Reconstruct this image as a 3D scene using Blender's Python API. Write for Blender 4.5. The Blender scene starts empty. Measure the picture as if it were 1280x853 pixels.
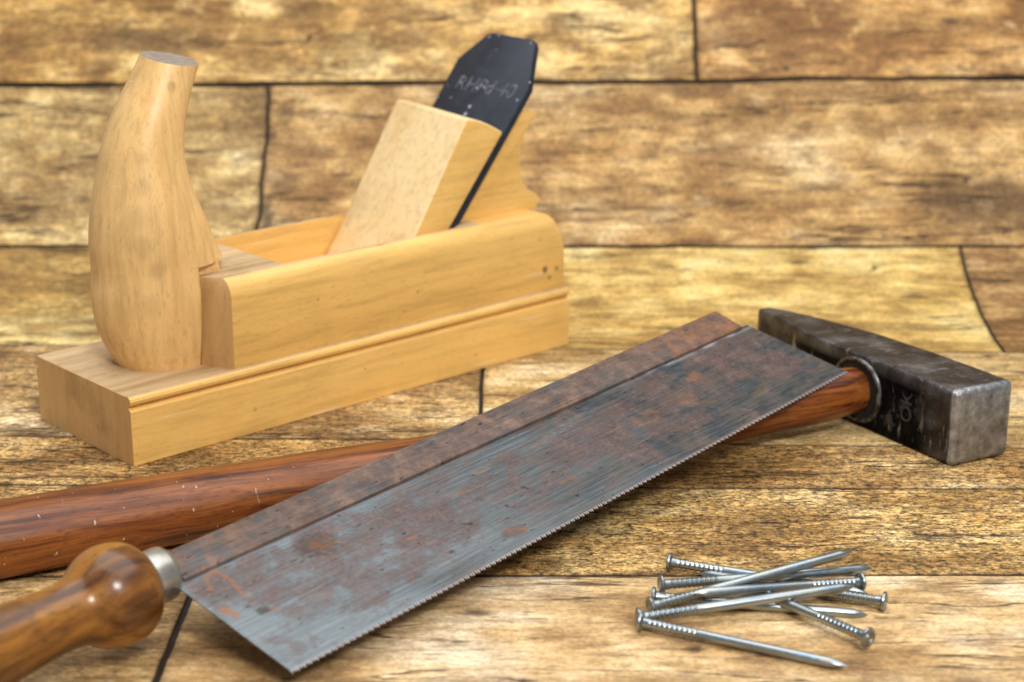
import bpy, bmesh, math, random
from mathutils import Vector, Matrix, noise
random.seed(7)
S = bpy.context.scene
COL = S.collection
MM = 0.001
R = math.radians

# ------------------------------------------------------------------ helpers
def link(name, me, mat=None, parent=None):
    o = bpy.data.objects.new(name, me)
    COL.objects.link(o)
    if mat is not None:
        me.materials.append(mat)
    if parent is not None:
        o.parent = parent
    return o

def from_pydata(name, verts, faces, mat=None, parent=None, smooth=False, auto=None):
    me = bpy.data.meshes.new(name)
    me.from_pydata([tuple(c * MM for c in v) for v in verts], [], faces)
    me.update()
    bm = bmesh.new(); bm.from_mesh(me)
    bmesh.ops.recalc_face_normals(bm, faces=bm.faces)
    bm.to_mesh(me); bm.free()
    o = link(name, me, mat, parent)
    if smooth:
        shade(o, auto)
    return o

def shade(o, ang=None):
    me = o.data
    for p in me.polygons:
        p.use_smooth = True
    if ang is not None:
        me.set_sharp_from_angle(angle=R(ang))

def bevel(o, w, seg=3, ang=30):
    m = o.modifiers.new('bevel', 'BEVEL')
    m.width = w * MM; m.segments = seg; m.limit_method = 'ANGLE'; m.angle_limit = R(ang)
    m.harden_normals = False
    return m

def bake(o):
    dg = bpy.context.evaluated_depsgraph_get()
    me = bpy.data.meshes.new_from_object(o.evaluated_get(dg))
    o.modifiers.clear()
    old = o.data; o.data = me
    me.name = o.name
    bpy.data.meshes.remove(old)

def empty(name, loc, label, cat, group=None, M=None):
    o = bpy.data.objects.new(name, None)
    COL.objects.link(o)
    o.empty_display_size = .02
    if M is not None:
        o.matrix_world = M
    o.location = loc
    o['label'] = label; o['category'] = cat
    if group: o['group'] = group
    return o

def loft(rings, cap0=True, cap1=True, closed=True):
    """rings: list of equally long point lists -> verts, faces"""
    v = []; f = []
    n = len(rings[0])
    for r in rings:
        v += r
    for i in range(len(rings) - 1):
        for j in range(n if closed else n - 1):
            k = (j + 1) % n
            f.append((i * n + j, i * n + k, (i + 1) * n + k, (i + 1) * n + j))
    if cap0: f.append(tuple(range(n)))
    if cap1: f.append(tuple(range((len(rings) - 1) * n, len(rings) * n)))
    return v, f

def lathe_x(profile, n=48, cx=0, cy=0, cz=0):
    """profile [(x, r)] turned about the x axis"""
    rings = []
    for x, r in profile:
        rings.append([(cx + x, cy + r * math.cos(2 * math.pi * j / n), cz + r * math.sin(2 * math.pi * j / n)) for j in range(n)])
    return loft(rings)

def prism_u(poly, u0, u1):
    """poly of (v,z) extruded along u"""
    return loft([[(u0, a, b) for a, b in poly], [(u1, a, b) for a, b in poly]])

def prism_v(poly, v0, v1):
    """poly of (u,z) extruded along v"""
    return loft([[(a, v0, b) for a, b in poly], [(a, v1, b) for a, b in poly]])

def join_geo(*gs):
    v = []; f = []
    for gv, gf in gs:
        o = len(v); v += gv; f += [tuple(i + o for i in t) for t in gf]
    return v, f

def lerp(a, b, t): return a + (b - a) * t

def interp(tab, x):
    if x <= tab[0][0]: return tab[0][1:]
    for p, q in zip(tab, tab[1:]):
        if x <= q[0]:
            t = (x - p[0]) / (q[0] - p[0])
            return tuple(lerp(a, b, t) for a, b in zip(p[1:], q[1:]))
    return tab[-1][1:]

def crom(tab, n):
    """Catmull-Rom resample of tuples"""
    out = []
    P = [tab[0]] + list(tab) + [tab[-1]]
    for i in range(1, len(P) - 2):
        for k in range(n):
            t = k / n
            out.append(tuple(0.5 * (2 * b + (c - a) * t + (2 * a - 5 * b + 4 * c - d) * t * t + (3 * b - a - 3 * c + d) * t ** 3)
                             for a, b, c, d in zip(P[i - 1], P[i], P[i + 1], P[i + 2])))
    out.append(tuple(tab[-1]))
    return out

# ------------------------------------------------------------------ material builder
class G:
    def __init__(s, name):
        s.m = bpy.data.materials.new(name); s.m.use_nodes = True
        s.t = s.m.node_tree; s.t.nodes.clear()
        s.out = s.t.nodes.new('ShaderNodeOutputMaterial')
        s.b = s.t.nodes.new('ShaderNodeBsdfPrincipled')
        s.t.links.new(s.b.outputs[0], s.out.inputs['Surface'])
    def n(s, typ, **kw):
        x = s.t.nodes.new(typ)
        for k, v in kw.items(): setattr(x, k, v)
        return x
    def put(s, sock, val):
        if hasattr(val, 'is_linked') or hasattr(val, 'links'):
            s.t.links.new(val, sock)
        else:
            if isinstance(val, (tuple, list)) and len(val) == 3 and len(sock.default_value) == 4: val = (*val, 1)
            sock.default_value = val
    def obj(s): return s.n('ShaderNodeTexCoord').outputs['Object']
    def attr(s, name, out='Fac'): 
        return s.n('ShaderNodeAttribute', attribute_name=name).outputs[out]
    def map(s, vec, scale=(1, 1, 1), loc=(0, 0, 0), rot=(0, 0, 0)):
        x = s.n('ShaderNodeMapping'); s.put(x.inputs[0], vec)
        x.inputs['Scale'].default_value = scale; x.inputs['Location'].default_value = loc; x.inputs['Rotation'].default_value = rot
        return x.outputs[0]
    def noise(s, vec, scale=1, detail=4, rough=.55, dist=0, col=False):
        x = s.n('ShaderNodeTexNoise'); s.put(x.inputs['Vector'], vec)
        x.inputs['Scale'].default_value = scale; x.inputs['Detail'].default_value = detail
        x.inputs['Roughness'].default_value = rough; x.inputs['Distortion'].default_value = dist
        return x.outputs['Color' if col else 'Fac']
    def voro(s, vec, scale=1, feature='F1', out='Distance'):
        x = s.n('ShaderNodeTexVoronoi', feature=feature); s.put(x.inputs['Vector'], vec); x.inputs['Scale'].default_value = scale
        return x.outputs[out]
    def ramp(s, fac, pts, interp='LINEAR'):
        x = s.n('ShaderNodeValToRGB'); s.put(x.inputs[0], fac); r = x.color_ramp; r.interpolation = interp
        while len(r.elements) < len(pts): r.elements.new(.5)
        for e, (p, c) in zip(r.elements, pts):
            e.position = p
            if not isinstance(c, (tuple, list)): c = (c, c, c)
            e.color = (*c, 1)
        return x.outputs[0]
    def mix(s, fac, a, b, mode='MIX'):
        x = s.n('ShaderNodeMix', data_type='RGBA', blend_type=mode)
        s.put(x.inputs[0], fac); s.put(x.inputs[6], a); s.put(x.inputs[7], b)
        return x.outputs[2]
    def math(s, op, a, b=0.0, c=0.0, clamp=False):
        x = s.n('ShaderNodeMath', operation=op, use_clamp=clamp)
        s.put(x.inputs[0], a); s.put(x.inputs[1], b); s.put(x.inputs[2], c)
        return x.outputs[0]
    def vadd(s, a, b):
        x = s.n('ShaderNodeVectorMath', operation='ADD'); s.put(x.inputs[0], a); s.put(x.inputs[1], b); return x.outputs[0]
    def bump(s, h, strength=.3, dist=.0005, normal=None):
        x = s.n('ShaderNodeBump'); s.put(x.inputs['Height'], h)
        x.inputs['Strength'].default_value = strength; x.inputs['Distance'].default_value = dist
        if normal is not None: s.put(x.inputs['Normal'], normal)
        return x.outputs[0]
    def set(s, **kw):
        names = dict(color='Base Color', rough='Roughness', metal='Metallic', normal='Normal', coat='Coat Weight', coatr='Coat Roughness', spec='Specular IOR Level', ior='IOR')
        for k, v in kw.items(): s.put(s.b.inputs[names[k]], v)
        return s.m

def scale_col(c, k): return tuple(x * k for x in c)

# ---- weathered floor boards (shared by table top and backdrop)
def board_material():
    g = G('weathered_boards')
    uv = g.n('ShaderNodeUVMap', uv_map='board').outputs[0]
    bid = g.attr('board_id')
    off = g.n('ShaderNodeCombineXYZ'); g.put(off.inputs[0], g.math('MULTIPLY', bid, 3.71)); g.put(off.inputs[1], g.math('MULTIPLY', bid, 1.37)); g.put(off.inputs[2], g.math('MULTIPLY', bid, .61))
    v = g.vadd(uv, off.outputs[0])
    warp = g.noise(g.map(v, (10, 22, 1)), 1, 2, .5, 0, True)
    wv = g.n('ShaderNodeVectorMath', operation='MULTIPLY_ADD'); g.put(wv.inputs[0], warp); wv.inputs[1].default_value = (.012, .010, 0); g.put(wv.inputs[2], v)
    w = wv.outputs[0]
    big = g.noise(g.map(w, (15, 24, 1)), 1, 7, .66)
    cloud = g.noise(g.map(w, (38, 50, 1), (5, 3, 0)), 1, 7, .70, .2)
    mid = g.noise(g.map(w, (34, 70, 1)), 1, 7, .70)
    streak = g.noise(g.map(w, (55, 320, 1)), 1, 5, .68)
    dash = g.noise(g.map(w, (30, 190, 1), (3, 9, 0)), 1, 3, .55)
    speck = g.noise(g.map(v, (400, 640, 1)), 1, 5, .74)
    speck2 = g.noise(g.map(v, (640, 900, 1), (3, 7, 0)), 1, 3, .7)
    slit = g.noise(g.map(w, (52, 620, 1), (1, 4, 0)), 1, 2, .5)
    slit2 = g.noise(g.map(w, (95, 520, 1), (6, 2, 0)), 1, 1, .5)
    crk = g.noise(g.map(w, (5, 62, 1), (9.1, 4.2, 0)), 1, 5, .55, .35)
    crkm = g.noise(g.map(v, (14, 40, 1), (2, 8, 0)), 1, 2, .5)
    tint = g.attr('tint', 'Color'); blot = g.attr('blotch'); dark = g.attr('stain'); clear = g.attr('grain'); brn = g.attr('brown')
    band = g.noise(g.map(w, (3.2, 48, 1), (2, 5, 0)), 1, 4, .6)
    cream = (.86, .70, .42); pale = (.72, .50, .21); tan = (.47, .285, .095); brown = (.19, .100, .036); deep = (.030, .015, .009)
    c = g.ramp(big, [(.30, scale_col(tan, .62)), (.42, tan), (.53, pale), (.66, cream)])
    c = g.mix(.45, c, g.ramp(band, [(.32, .50), (.45, .86), (.56, 1.08), (.68, 1.30)]), 'MULTIPLY')
    c = g.mix(g.math('MULTIPLY', g.ramp(mid, [(.48, 0), (.62, 1)]), g.math('ADD', .30, g.math('MULTIPLY', blot, .55))), c, brown)
    cl = g.math('ADD', cloud, g.math('MULTIPLY', brn, .13))
    c = g.mix(g.math('MULTIPLY', g.ramp(cl, [(.51, 0), (.58, .6), (.68, 1)]), g.math('ADD', .12, g.math('MULTIPLY', blot, .75))), c, scale_col(brown, 1.25))
    c = g.mix(g.math('MULTIPLY', g.ramp(cloud, [(.34, .75), (.43, 0)]), blot), c, cream)
    c = g.mix(.72, c, g.ramp(streak, [(.30, .38), (.44, .82), (.56, 1.08), (.70, 1.38)]), 'MULTIPLY')
    c = g.mix(clear, c, g.ramp(speck, [(.34, .10), (.43, .46), (.51, 1.0), (.60, 1.32), (.70, 1.75)]), 'MULTIPLY')
    c = g.mix(g.math('MULTIPLY', clear, .85), c, g.ramp(speck2, [(.32, .20), (.45, .78), (.6, 1.2), (.70, 1.55)]), 'MULTIPLY')
    sl = g.math('MAXIMUM', g.ramp(slit, [(.27, 1), (.31, 0)]), g.ramp(slit2, [(.22, .95), (.255, 0)]))
    c = g.mix(g.math('MULTIPLY', sl, g.math('ADD', .6, g.math('MULTIPLY', clear, .4), 0, True)), c, deep)
    c = g.mix(g.math('MULTIPLY', g.ramp(dash, [(.27, .85), (.33, 0)]), g.math('ADD', .3, g.math('MULTIPLY', clear, .6))), c, scale_col(brown, .5))
    cd = g.math('ABSOLUTE', g.math('SUBTRACT', crk, .5))
    ck = g.math('MULTIPLY', g.ramp(cd, [(.0, 1), (.006, .9), (.012, 0)]), g.ramp(crkm, [(.46, 0), (.54, 1)]))
    c = g.mix(g.math('MULTIPLY', ck, .85), c, deep)
    vk = g.voro(g.map(w, (17, 40, 1), (.3, .9, 0)), 1)
    rnd = g.n('ShaderNodeSeparateColor'); g.put(rnd.inputs[0], g.voro(g.map(w, (17, 40, 1), (.3, .9, 0)), 1, 'F1', 'Color'))
    kn = g.math('MULTIPLY', g.ramp(vk, [(.05, 1), (.14, 0)]), g.math('GREATER_THAN', rnd.outputs[0], .58))
    c = g.mix(g.math('MULTIPLY', kn, .8), c, deep)
    gm = g.n('ShaderNodeGamma'); g.put(gm.inputs[0], c); gm.inputs[1].default_value = 1.08
    hs = g.n('ShaderNodeHueSaturation'); hs.inputs['Hue'].default_value = .504; hs.inputs['Saturation'].default_value = .94; hs.inputs['Value'].default_value = 1.07; g.put(hs.inputs['Color'], gm.outputs[0])
    c = hs.outputs[0]
    c = g.mix(1, c, tint, 'MULTIPLY')
    c = g.mix(dark, c, (.030, .014, .008))
    h = g.math('ADD', g.math('MULTIPLY', speck, .7), g.math('ADD', g.math('MULTIPLY', streak, .5), g.math('MULTIPLY', g.math('MAXIMUM', ck, sl), -.9)))
    g.set(color=c, rough=g.ramp(speck, [(.3, .66), (.7, .48)]), normal=g.bump(h, .55, .0006), spec=.28)
    return g.m
M_BOARD = board_material()

def gap_material():
    g = G('dark_seam'); v = g.obj()
    return g.set(color=g.ramp(g.noise(v, 90, 4), [(.3, (.010, .006, .004)), (.7, (.035, .02, .012))]), rough=.9)
M_GAP = gap_material()

# ---- smooth planed wood
def wood_material(name, light, mid, dark, axis='x', scale=1.0, rough=.42, coat=0.0, fleck=.6, dirt=.4, streak=.5, strong=0.5, spec=.4, wear=.0, bs=.22, bst=1.0, scuff=None, warp=.0035, dents=(), dst=(36, 36, 36)):
    g = G(name); v = g.obj()
    # stretch along the grain
    L, X = 14 * scale, 190 * scale
    sc = {'x': (L, X, X), 'y': (X, L, X), 'z': (X, X, L)}[axis]
    def k(f, fl=1): return tuple(a * f * (fl if a == L else 1) for a in sc)
    wob = g.noise(g.map(v, (18, 18, 18)), 1, 2, .5, 0, True)
    wv = g.n('ShaderNodeVectorMath', operation='MULTIPLY_ADD'); g.put(wv.inputs[0], wob); wv.inputs[1].default_value = (warp, warp, warp); g.put(wv.inputs[2], v)
    w = wv.outputs[0]
    broad = g.noise(g.map(w, k(bs, bst)), 1, 5, .58, .4 if bs > .3 else 0)
    fine = g.noise(g.map(w, k(1.6)), 1, 5, .6)
    fl = g.noise(g.map(v, k(7.5, 2.2)), 1, 2, .6)
    patch = g.noise(g.map(v, dst), 1, 6, .66)
    c = g.ramp(broad, [(.32, dark), (.44, mid), (.60, light), (.78, mid)])
    c = g.mix(strong, mid, c)
    c = g.mix(streak, c, g.ramp(fine, [(.3, .62), (.5, 1.0), (.72, 1.15)]), 'MULTIPLY')
    c = g.mix(g.math('MULTIPLY', g.ramp(fl, [(.30, 1), (.42, 0)]), fleck), c, scale_col(dark, .55))
    c = g.mix(g.math('MULTIPLY', g.ramp(patch, [(.52, 0), (.70, 1)]), dirt), c, scale_col(dark, .62))
    if wear > 0:
        wr = g.noise(g.map(v, (16, 60, 520), (0, 0, 0), (0, R(14), 0)), 1, 2, .5)
        c = g.mix(g.math('MULTIPLY', g.ramp(wr, [(.69, 0), (.73, 1)]), wear * 2), c, (.88, .74, .56))
    for (px, py, pz, pr, pk) in dents:
        dn = g.n('ShaderNodeVectorMath', operation='DISTANCE'); g.put(dn.inputs[0], w); dn.inputs[1].default_value = (px * MM, py * MM, pz * MM)
        c = g.mix(g.math('MULTIPLY', g.ramp(g.math('DIVIDE', dn.outputs['Value'], pr * MM), [(.45, 1), (1.0, 0)]), pk), c, (.07, .028, .01))
    if scuff:
        sx = g.n('ShaderNodeSeparateXYZ'); g.put(sx.inputs[0], v)
        zone = g.ramp(g.math('MULTIPLY', sx.outputs[0], 1 / scuff), [(.2, .0), (.75, .6), (.95, 1)])
        s1 = g.ramp(g.noise(g.map(v, (520, 260, 260)), 1, 3, .55), [(.70, 0), (.73, 1)])
        s2 = g.ramp(g.noise(g.map(v, (620, 90, 90), (4, 1, 2)), 1, 2, .5), [(.76, 0), (.79, 1)])
        sk = g.math('MULTIPLY', g.math('MAXIMUM', s1, s2), g.math('ADD', .25, g.math('MULTIPLY', zone, .75)))
        c = g.mix(g.math('MULTIPLY', sk, .8), c, (.62, .52, .46))
    h = g.math('ADD', fine, g.math('MULTIPLY', fl, .5))
    g.set(color=c, rough=g.ramp(patch, [(.35, rough - .06), (.7, rough + .1)]), normal=g.bump(h, .18, .0003), coat=coat, coatr=.16, spec=spec)
    return g.m

DENTS = [(228, 4.3, 41.5, 2.2, .8), (236, 4.3, 40.5, 1.7, .6), (231, 4.3, 37.0, 1.4, .6), (150, 4.3, 45, 1.0, .4), (96, 4.3, 52, .9, .4), (60, 1.8, 12, 1.2, .35), (182, 1.8, 9, 1.1, .35), (118, 1.8, 17, .8, .4)]
HDENTS = [(20, 21, 96, 7, .16), (22, 20, 84, 6, .18), (16, 26, 88, 8, .14), (27, 17, 74, 5, .2), (24, 20, 60, 6, .12), (25, 22, 108, 5, .16), (26, 23, 120, 4, .16), (17, 24, 41, 1.3, .7), (40, 15.5, 33, 1.3, .5), (44, 26, 146, 2.5, .3), (36, 23, 140, 2.2, .3)]
M_BEECH = wood_material('beech_body', (.90, .575, .185), (.85, .51, .148), (.66, .36, .09), 'x', rough=.40, spec=.4, dirt=.16, fleck=.3, streak=.5, strong=.45, wear=.35, dents=DENTS)
M_DUST = wood_material('beech_dusty_top', (.66, .47, .27), (.56, .385, .205), (.40, .25, .115), 'x', rough=.6, spec=.25, dirt=.55, fleck=.25, strong=.8, streak=.6)
M_END = wood_material('beech_end_grain', (.68, .41, .165), (.58, .335, .125), (.42, .215, .065), 'z', rough=.5, dirt=.45, fleck=.3, strong=.7, streak=.4)
M_WEDGE = wood_material('beech_wedge', (.90, .68, .37), (.85, .61, .30), (.68, .42, .16), 'x', rough=.42, dirt=.3, fleck=.2, strong=.6, streak=.5)  # overhead sheen on the wedge front put into this paler colour
M_HORN = wood_material('beech_horn', (.90, .60, .25), (.84, .52, .20), (.62, .31, .095), 'z', rough=.44, dirt=.5, fleck=.32, strong=.4, streak=.5, spec=.45, wear=.15, dents=HDENTS, dst=(60, 60, 14))
M_HICK = wood_material('varnished_red_wood', (.30, .094, .018), (.150, .039, .009), (.028, .007, .003), 'x', scale=1.0, rough=.40, coat=.14, fleck=.5, dirt=.3, streak=.9, strong=1.0, spec=.3, bs=1.5, bst=.45, scuff=.36, warp=.007)
M_SAWWOOD = wood_material('varnished_brown_wood', (.36, .148, .020), (.145, .052, .010), (.03, .010, .003), 'x', scale=.8, rough=.38, coat=.42, fleck=.45, dirt=.9, streak=.8, strong=1.0, spec=.25, bs=.55, bst=.8, warp=.01)

def scuffed_handle():
    g_m = M_HICK; t = g_m.node_tree
    return g_m

# ------------------------------------------------------------------ the surface: boards running left to right, curving up at the back
S0, KA = 820.0, R(.21)
_prof = []
def build_profile():
    y, z, s = S0, 0.0, S0
    while s < 1400:
        _prof.append((s, y, z))
        a = min(KA * (s + .5 - S0), R(86)); y += math.cos(a); z += math.sin(a); s += 1
build_profile()
def sheet(s):
    if s <= S0: return s, 0.0, (0.0, 1.0)
    i = min(int(s - S0), len(_prof) - 2); t = s - S0 - i
    a = min(KA * (s - S0), R(86))
    return lerp(_prof[i][1], _prof[i + 1][1], t), lerp(_prof[i][2], _prof[i + 1][2], t), (-math.sin(a), math.cos(a))

def wig(x, seed, f=1.0):
    return noise.noise(Vector((x * .011 * f, seed * 7.3, 0))) * .8 + noise.noise(Vector((x * .06 * f, seed * 3.1, 5))) * .35 + noise.noise(Vector((x * .22 * f, seed * 1.7, 9))) * .2

XL, XR = -430.0, 430.0
SEAMS = [  # s at x=0, slope, half width of the gap
    (297, 0, .6), (423, 0, .7), (549.2, .004, .62), (630.0, -.012, .42), (679.5, -.034, .55),
    (807.0, -.026, .7), (927.5, 0.0, 1.05), (1053.5, .008, 1.5), (1180, 0, 1.4), (1290, 0, 1.2)]
def seam(i, x):
    s, k, h = SEAMS[i]
    return s + k * x + wig(x, i + 1)
def jag(i, x0, amp, gap=.6, slope=0, s0=0):
    def f(s):
        return x0 + slope * (s - s0) + amp * (noise.noise(Vector((s * .03, i * 5.1, 2))) * 2 + noise.noise(Vector((s * .12, i * 2.7, 4))))
    f.gap = gap
    return f
# per row: list of (right end function or None, tint, blotch, grain)
ROWS = [
    [(None, (.95, .90, .82), .4, .5)],
    [(jag(1, -107, .22, 1.0), (.90, .84, .84), .45, .45), (None, (1.06, 1.0, 1.10), .25, .32)],
    [(None, (.95, .85, .72), .4, 1.0)],
    [(None, (.86, .74, .62), .5, 1.0)],
    [(jag(3, -13.7, .25, .7), (1.0, .94, .92), .7, .8), (jag(4, 330, .7), (1.12, 1.10, 1.12), .2, .6)],
    [(jag(5, -175, .3, .5), (1.10, 1.06, .80), .6, .45), (jag(6, 235, .25, .6, .06, 807), (1.16, 1.12, .84), .25, .4), (None, (.72, .60, .52), .7, .5)],
    [(jag(7, -139, .9, .8, -.02, 927), (1.02, 1.0, .92), .6, .5), (jag(15, 420, 3.0), (.95, .82, .69), .6, .55)],
    [(jag(8, 108, .3, 1.0), (1.22, 1.08, .82), .8, .4), (None, (1.0, .80, .61), .85, .4)],
    [(None, (.9, .8, .6), .8, .5)],
]
# painted-on knots and rust brown stains in board coordinates: x, s, rx, rs, strength
STAINS = [(-135, 952, 4, 16, .75), (-137, 1012, 3, 9, .5), (-131, 1030, 5, 6, .4), (-128, 975, 7, 6, .5), (57, 495, 3.2, 2.0, .95), (35, 484, 2.5, 1.4, .5), (128, 497, 3, 1, .35), (118, 517.5, 11, .7, .8), (208, 878, 7, 2.5, .75), (-16, 500, 2.5, 1.2, .8), (-128, 512, 4, 1.5, .7), (-92, 515, 3, 1.5, .8), (-135, 503, 5, 3, .5),
          (-62, 985, 9, 6, .45), (95, 1085, 16, 9, .35), (-265, 700, 10, 2, .6), (-245, 712, 14, 2, .5), (-182, 640, 40, 1.2, .7), (105, 650, 8, .8, .7), (160, 610, 10, .8, .6), (110, 588, 9, 1.0, .5), (172, 655, 6, 1.2, .6), (60, 600, 7, .7, .6),
          (-160, 845, 60, 9, .45), (150, 838, 80, 8, .35), (265, 965, 40, 22, .5), (250, 1150, 40, 30, .3), (-215, 1080, 40, 9, .45), (-120, 1100, 16, 9, .3), (-95, 1075, 22, 15, .4)]
BROWN = [(-190, 1085, 55, 18), (-70, 1095, 26, 26), (160, 1090, 50, 40), (270, 955, 50, 28), (-250, 975, 60, 25), (-130, 985, 30, 34), (-60, 1020, 40, 18), (40, 960, 50, 15), (120, 1000, 30, 20), (-230, 850, 45, 12), (-50, 692, 60, 9), (-75, 705, 40, 14), (40, 700, 30, 5), (-160, 830, 70, 10), (10, 822, 80, 10), (-195, 880, 15, 30), (-255, 895, 20, 20)]

def build_sheet(name, rows, under):
    verts = []; faces = []; uvs = []; bid = []; tint = []; blo = []; gra = []; sta = []; brw = []; matidx = []
    for ri in rows:
        nb = len(ROWS[ri])
        for bi, (end, tn, bl, gn) in enumerate(ROWS[ri]):
            lo = XL if bi == 0 else None
            n_s = (26, 70, 40, 26, 50, 40, 36, 36, 26)[ri]
            dx = 2.0 if ri in (1, 2, 3) else 3.0
            g0, g1 = SEAMS[ri][2], SEAMS[ri + 1][2]
            startf = ROWS[ri][bi - 1][0] if bi else (lambda s: XL)
            endf = end or (lambda s: XR)
            sm = (SEAMS[ri][0] + SEAMS[ri + 1][0]) / 2
            nx = max(2, int((endf(sm) - startf(sm)) / dx))
            base = len(verts)
            idn = ri * 1.618 + bi * .77 + 1
            # cross rows: lip, edge, interior..., edge, lip
            js = [(-1, 0), (0, 0), (0, .0045)] + [(0, j / n_s) for j in range(1, n_s)] + [(0, .9955), (0, 1), (1, 1)]
            ex = .5 / max(10, endf(sm) - startf(sm))
            is_ = [(-1, 0), (0, 0), (0, ex)] + [(0, i / nx) for i in range(1, nx)] + [(0, 1 - ex), (0, 1), (1, 1)]
            for lj, tj in js:
                for li, ti in is_:
                    s_ap = lerp(SEAMS[ri][0], SEAMS[ri + 1][0], tj)
                    xa = startf(s_ap) + (startf.gap if bi else 0); xb = endf(s_ap) - (end.gap if end else 0)
                    x = lerp(xa, xb, ti)
                    gv0 = g0 * (.95 + .9 * noise.noise(Vector((x * .02, ri * 4.1, 7)))); gv1 = g1 * (.95 + .9 * noise.noise(Vector((x * .02, ri * 4.1 + 2, 11))))
                    s = lerp(seam(ri, x) + gv0, seam(ri + 1, x) - gv1, tj)
                    Y, Z, (ny, nz) = sheet(s)
                    drop = 0.0
                    if lj or li: drop = 2.2
                    elif tj in (0, 1) or (ti in (0, 1)): drop = .35
                    hgt = noise.noise(Vector((x * .004, s * .02, 3))) * .12
                    verts.append((x, Y - ny * (drop - hgt), Z - nz * (drop - hgt)))
                    uvs.append((x * MM, s * MM)); bid.append(idn); tint.append(tn); gra.append(gn)
                    q = bl; bw = 0.0
                    st = 0.0
                    for (cx, cs, rx, rs, k) in STAINS:
                        dx_ = (x - cx) / rx; ds_ = (s - cs) / rs
                        d = dx_ * dx_ + ds_ * ds_
                        if d < 4: st = max(st, k * max(0, min(1, (1.5 - d + noise.noise(Vector((x * .25, s * .6, 1))) * .9))))
                    for (cx, cs, rx, rs) in BROWN:
                        d = ((x - cx) / rx) ** 2 + ((s - cs) / rs) ** 2
                        if d < 1.6:
                            bw = max(bw, max(0, min(1, 1.3 - d)))
                    # dirt gathers in the seams and darkens the board ends irregularly
                    de = min(abs(s - seam(ri, x)), abs(seam(ri + 1, x) - s))
                    st = max(st, .55 * max(0, 1 - de / (2.0 + 2.2 * noise.noise(Vector((x * .03, ri * 3., 1))))) if de < 4 else 0)
                    dxn = min(abs(x - xa) if bi else 99, abs(xb - x) if end else 99)
                    if dxn < 3: st = max(st, .35 * (1 - dxn / 3))
                    if lj or li: st = 1.0
                    elif tj in (0, 1) or ti in (0, 1): st = .85
                    sta.append(st); blo.append(q); brw.append(bw)
            W = len(is_)
            for a in range(len(js) - 1):
                for b in range(W - 1):
                    faces.append((base + a * W + b, base + a * W + b + 1, base + (a + 1) * W + b + 1, base + (a + 1) * W + b)); matidx.append(0)
    # dark backing sheet
    base = len(verts); s0, s1 = under
    ns = int((s1 - s0) / 8); 
    for i in range(ns + 1):
        s = lerp(s0, s1, i / ns); Y, Z, (ny, nz) = sheet(s)
        for x in (XL, XR):
            for off in (1.3, 9.0):
                verts.append((x, Y - ny * off, Z - nz * off)); uvs.append((x * MM, s * MM)); bid.append(0); tint.append((.2, .15, .1)); blo.append(0); gra.append(0); sta.append(1); brw.append(0)
    for i in range(ns):
        p = base + i * 4; q = p + 4
        for a, b in ((0, 2), (3, 1), (1, 0), (2, 3)):
            faces.append((p + a, p + b, q + b, q + a)); matidx.append(1)
    me = bpy.data.meshes.new(name)
    me.from_pydata([tuple(c * MM for c in v) for v in verts], [], faces); me.update()
    uvl = me.uv_layers.new(name='board')
    for l in me.loops: uvl.data[l.index].uv = uvs[l.vertex_index]
    for nm, dat in (('board_id', bid), ('blotch', blo), ('grain', gra), ('stain', sta), ('brown', brw)):
        at = me.attributes.new(nm, 'FLOAT', 'POINT'); at.data.foreach_set('value', dat)
    at = me.attributes.new('tint', 'FLOAT_COLOR', 'POINT'); at.data.foreach_set('color', [c for t in tint for c in (*t, 1)])
    me.materials.append(M_BOARD); me.materials.append(M_GAP)
    me.polygons.foreach_set('material_index', matidx)
    for p in me.polygons: p.use_smooth = True
    o = link(name, me)
    o['kind'] = 'structure'
    return o
tt = build_sheet('table_top', [0, 1, 2, 3, 4], (297, 806.0))
tt['label'] = 'flat surface of weathered golden brown boards under the tools'; tt['category'] = 'table top'
bd = build_sheet('backdrop', [5, 6, 7, 8], (807.5, 1288))
bd['label'] = 'blurred wall of weathered brown boards curving up behind the tools'; bd['category'] = 'backdrop'

# ------------------------------------------------------------------ wooden hand plane (local: u along, v across, z up)
plane = empty('hand_plane', (-.1495, .65055, 0), 'pale wooden hand plane with upright horn grip and black iron behind the hammer', 'hand plane')
plane.rotation_euler = (0, 0, .742)
WID = 76.0; TOP = 66.5
def two_mat(o, end_mat, axis=0, thr=.8):
    """end grain on faces that look along the grain axis"""
    o.data.materials.append(end_mat)
    for p in o.data.polygons:
        if abs(p.normal[axis]) > thr: p.material_index = 1
# sole with bead moulding
def sole_half(sgn):
    pts = [(0, .4), (0, 22.6), (.5, 23.3), (1.5, 23.7), (1.5, 24.2), (.7, 24.5)]
    for k in range(0, 7):
        a = R(-80 + k * 28)
        pts.append((2.3 - 2.5 * math.cos(a), 26.7 + 2.3 * math.sin(a)))
    pts.append((3.6, 28.6))
    return pts
near = [(.4, 0)] + sole_half(1)
poly = near + [(WID - v, z) for v, z in reversed(near)]
o = from_pydata('sole', *prism_u(poly, 0, 240), M_BEECH, plane)
bevel(o, .35, 1, 60); bake(o); two_mat(o, M_END); shade(o, 25)
o.data.materials.append(M_DUST)
for p in o.data.polygons:
    if abs(p.normal[0]) > .98: p.use_smooth = False
    if p.normal[2] > .95 and p.center[2] > .028: p.material_index = 2

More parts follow.
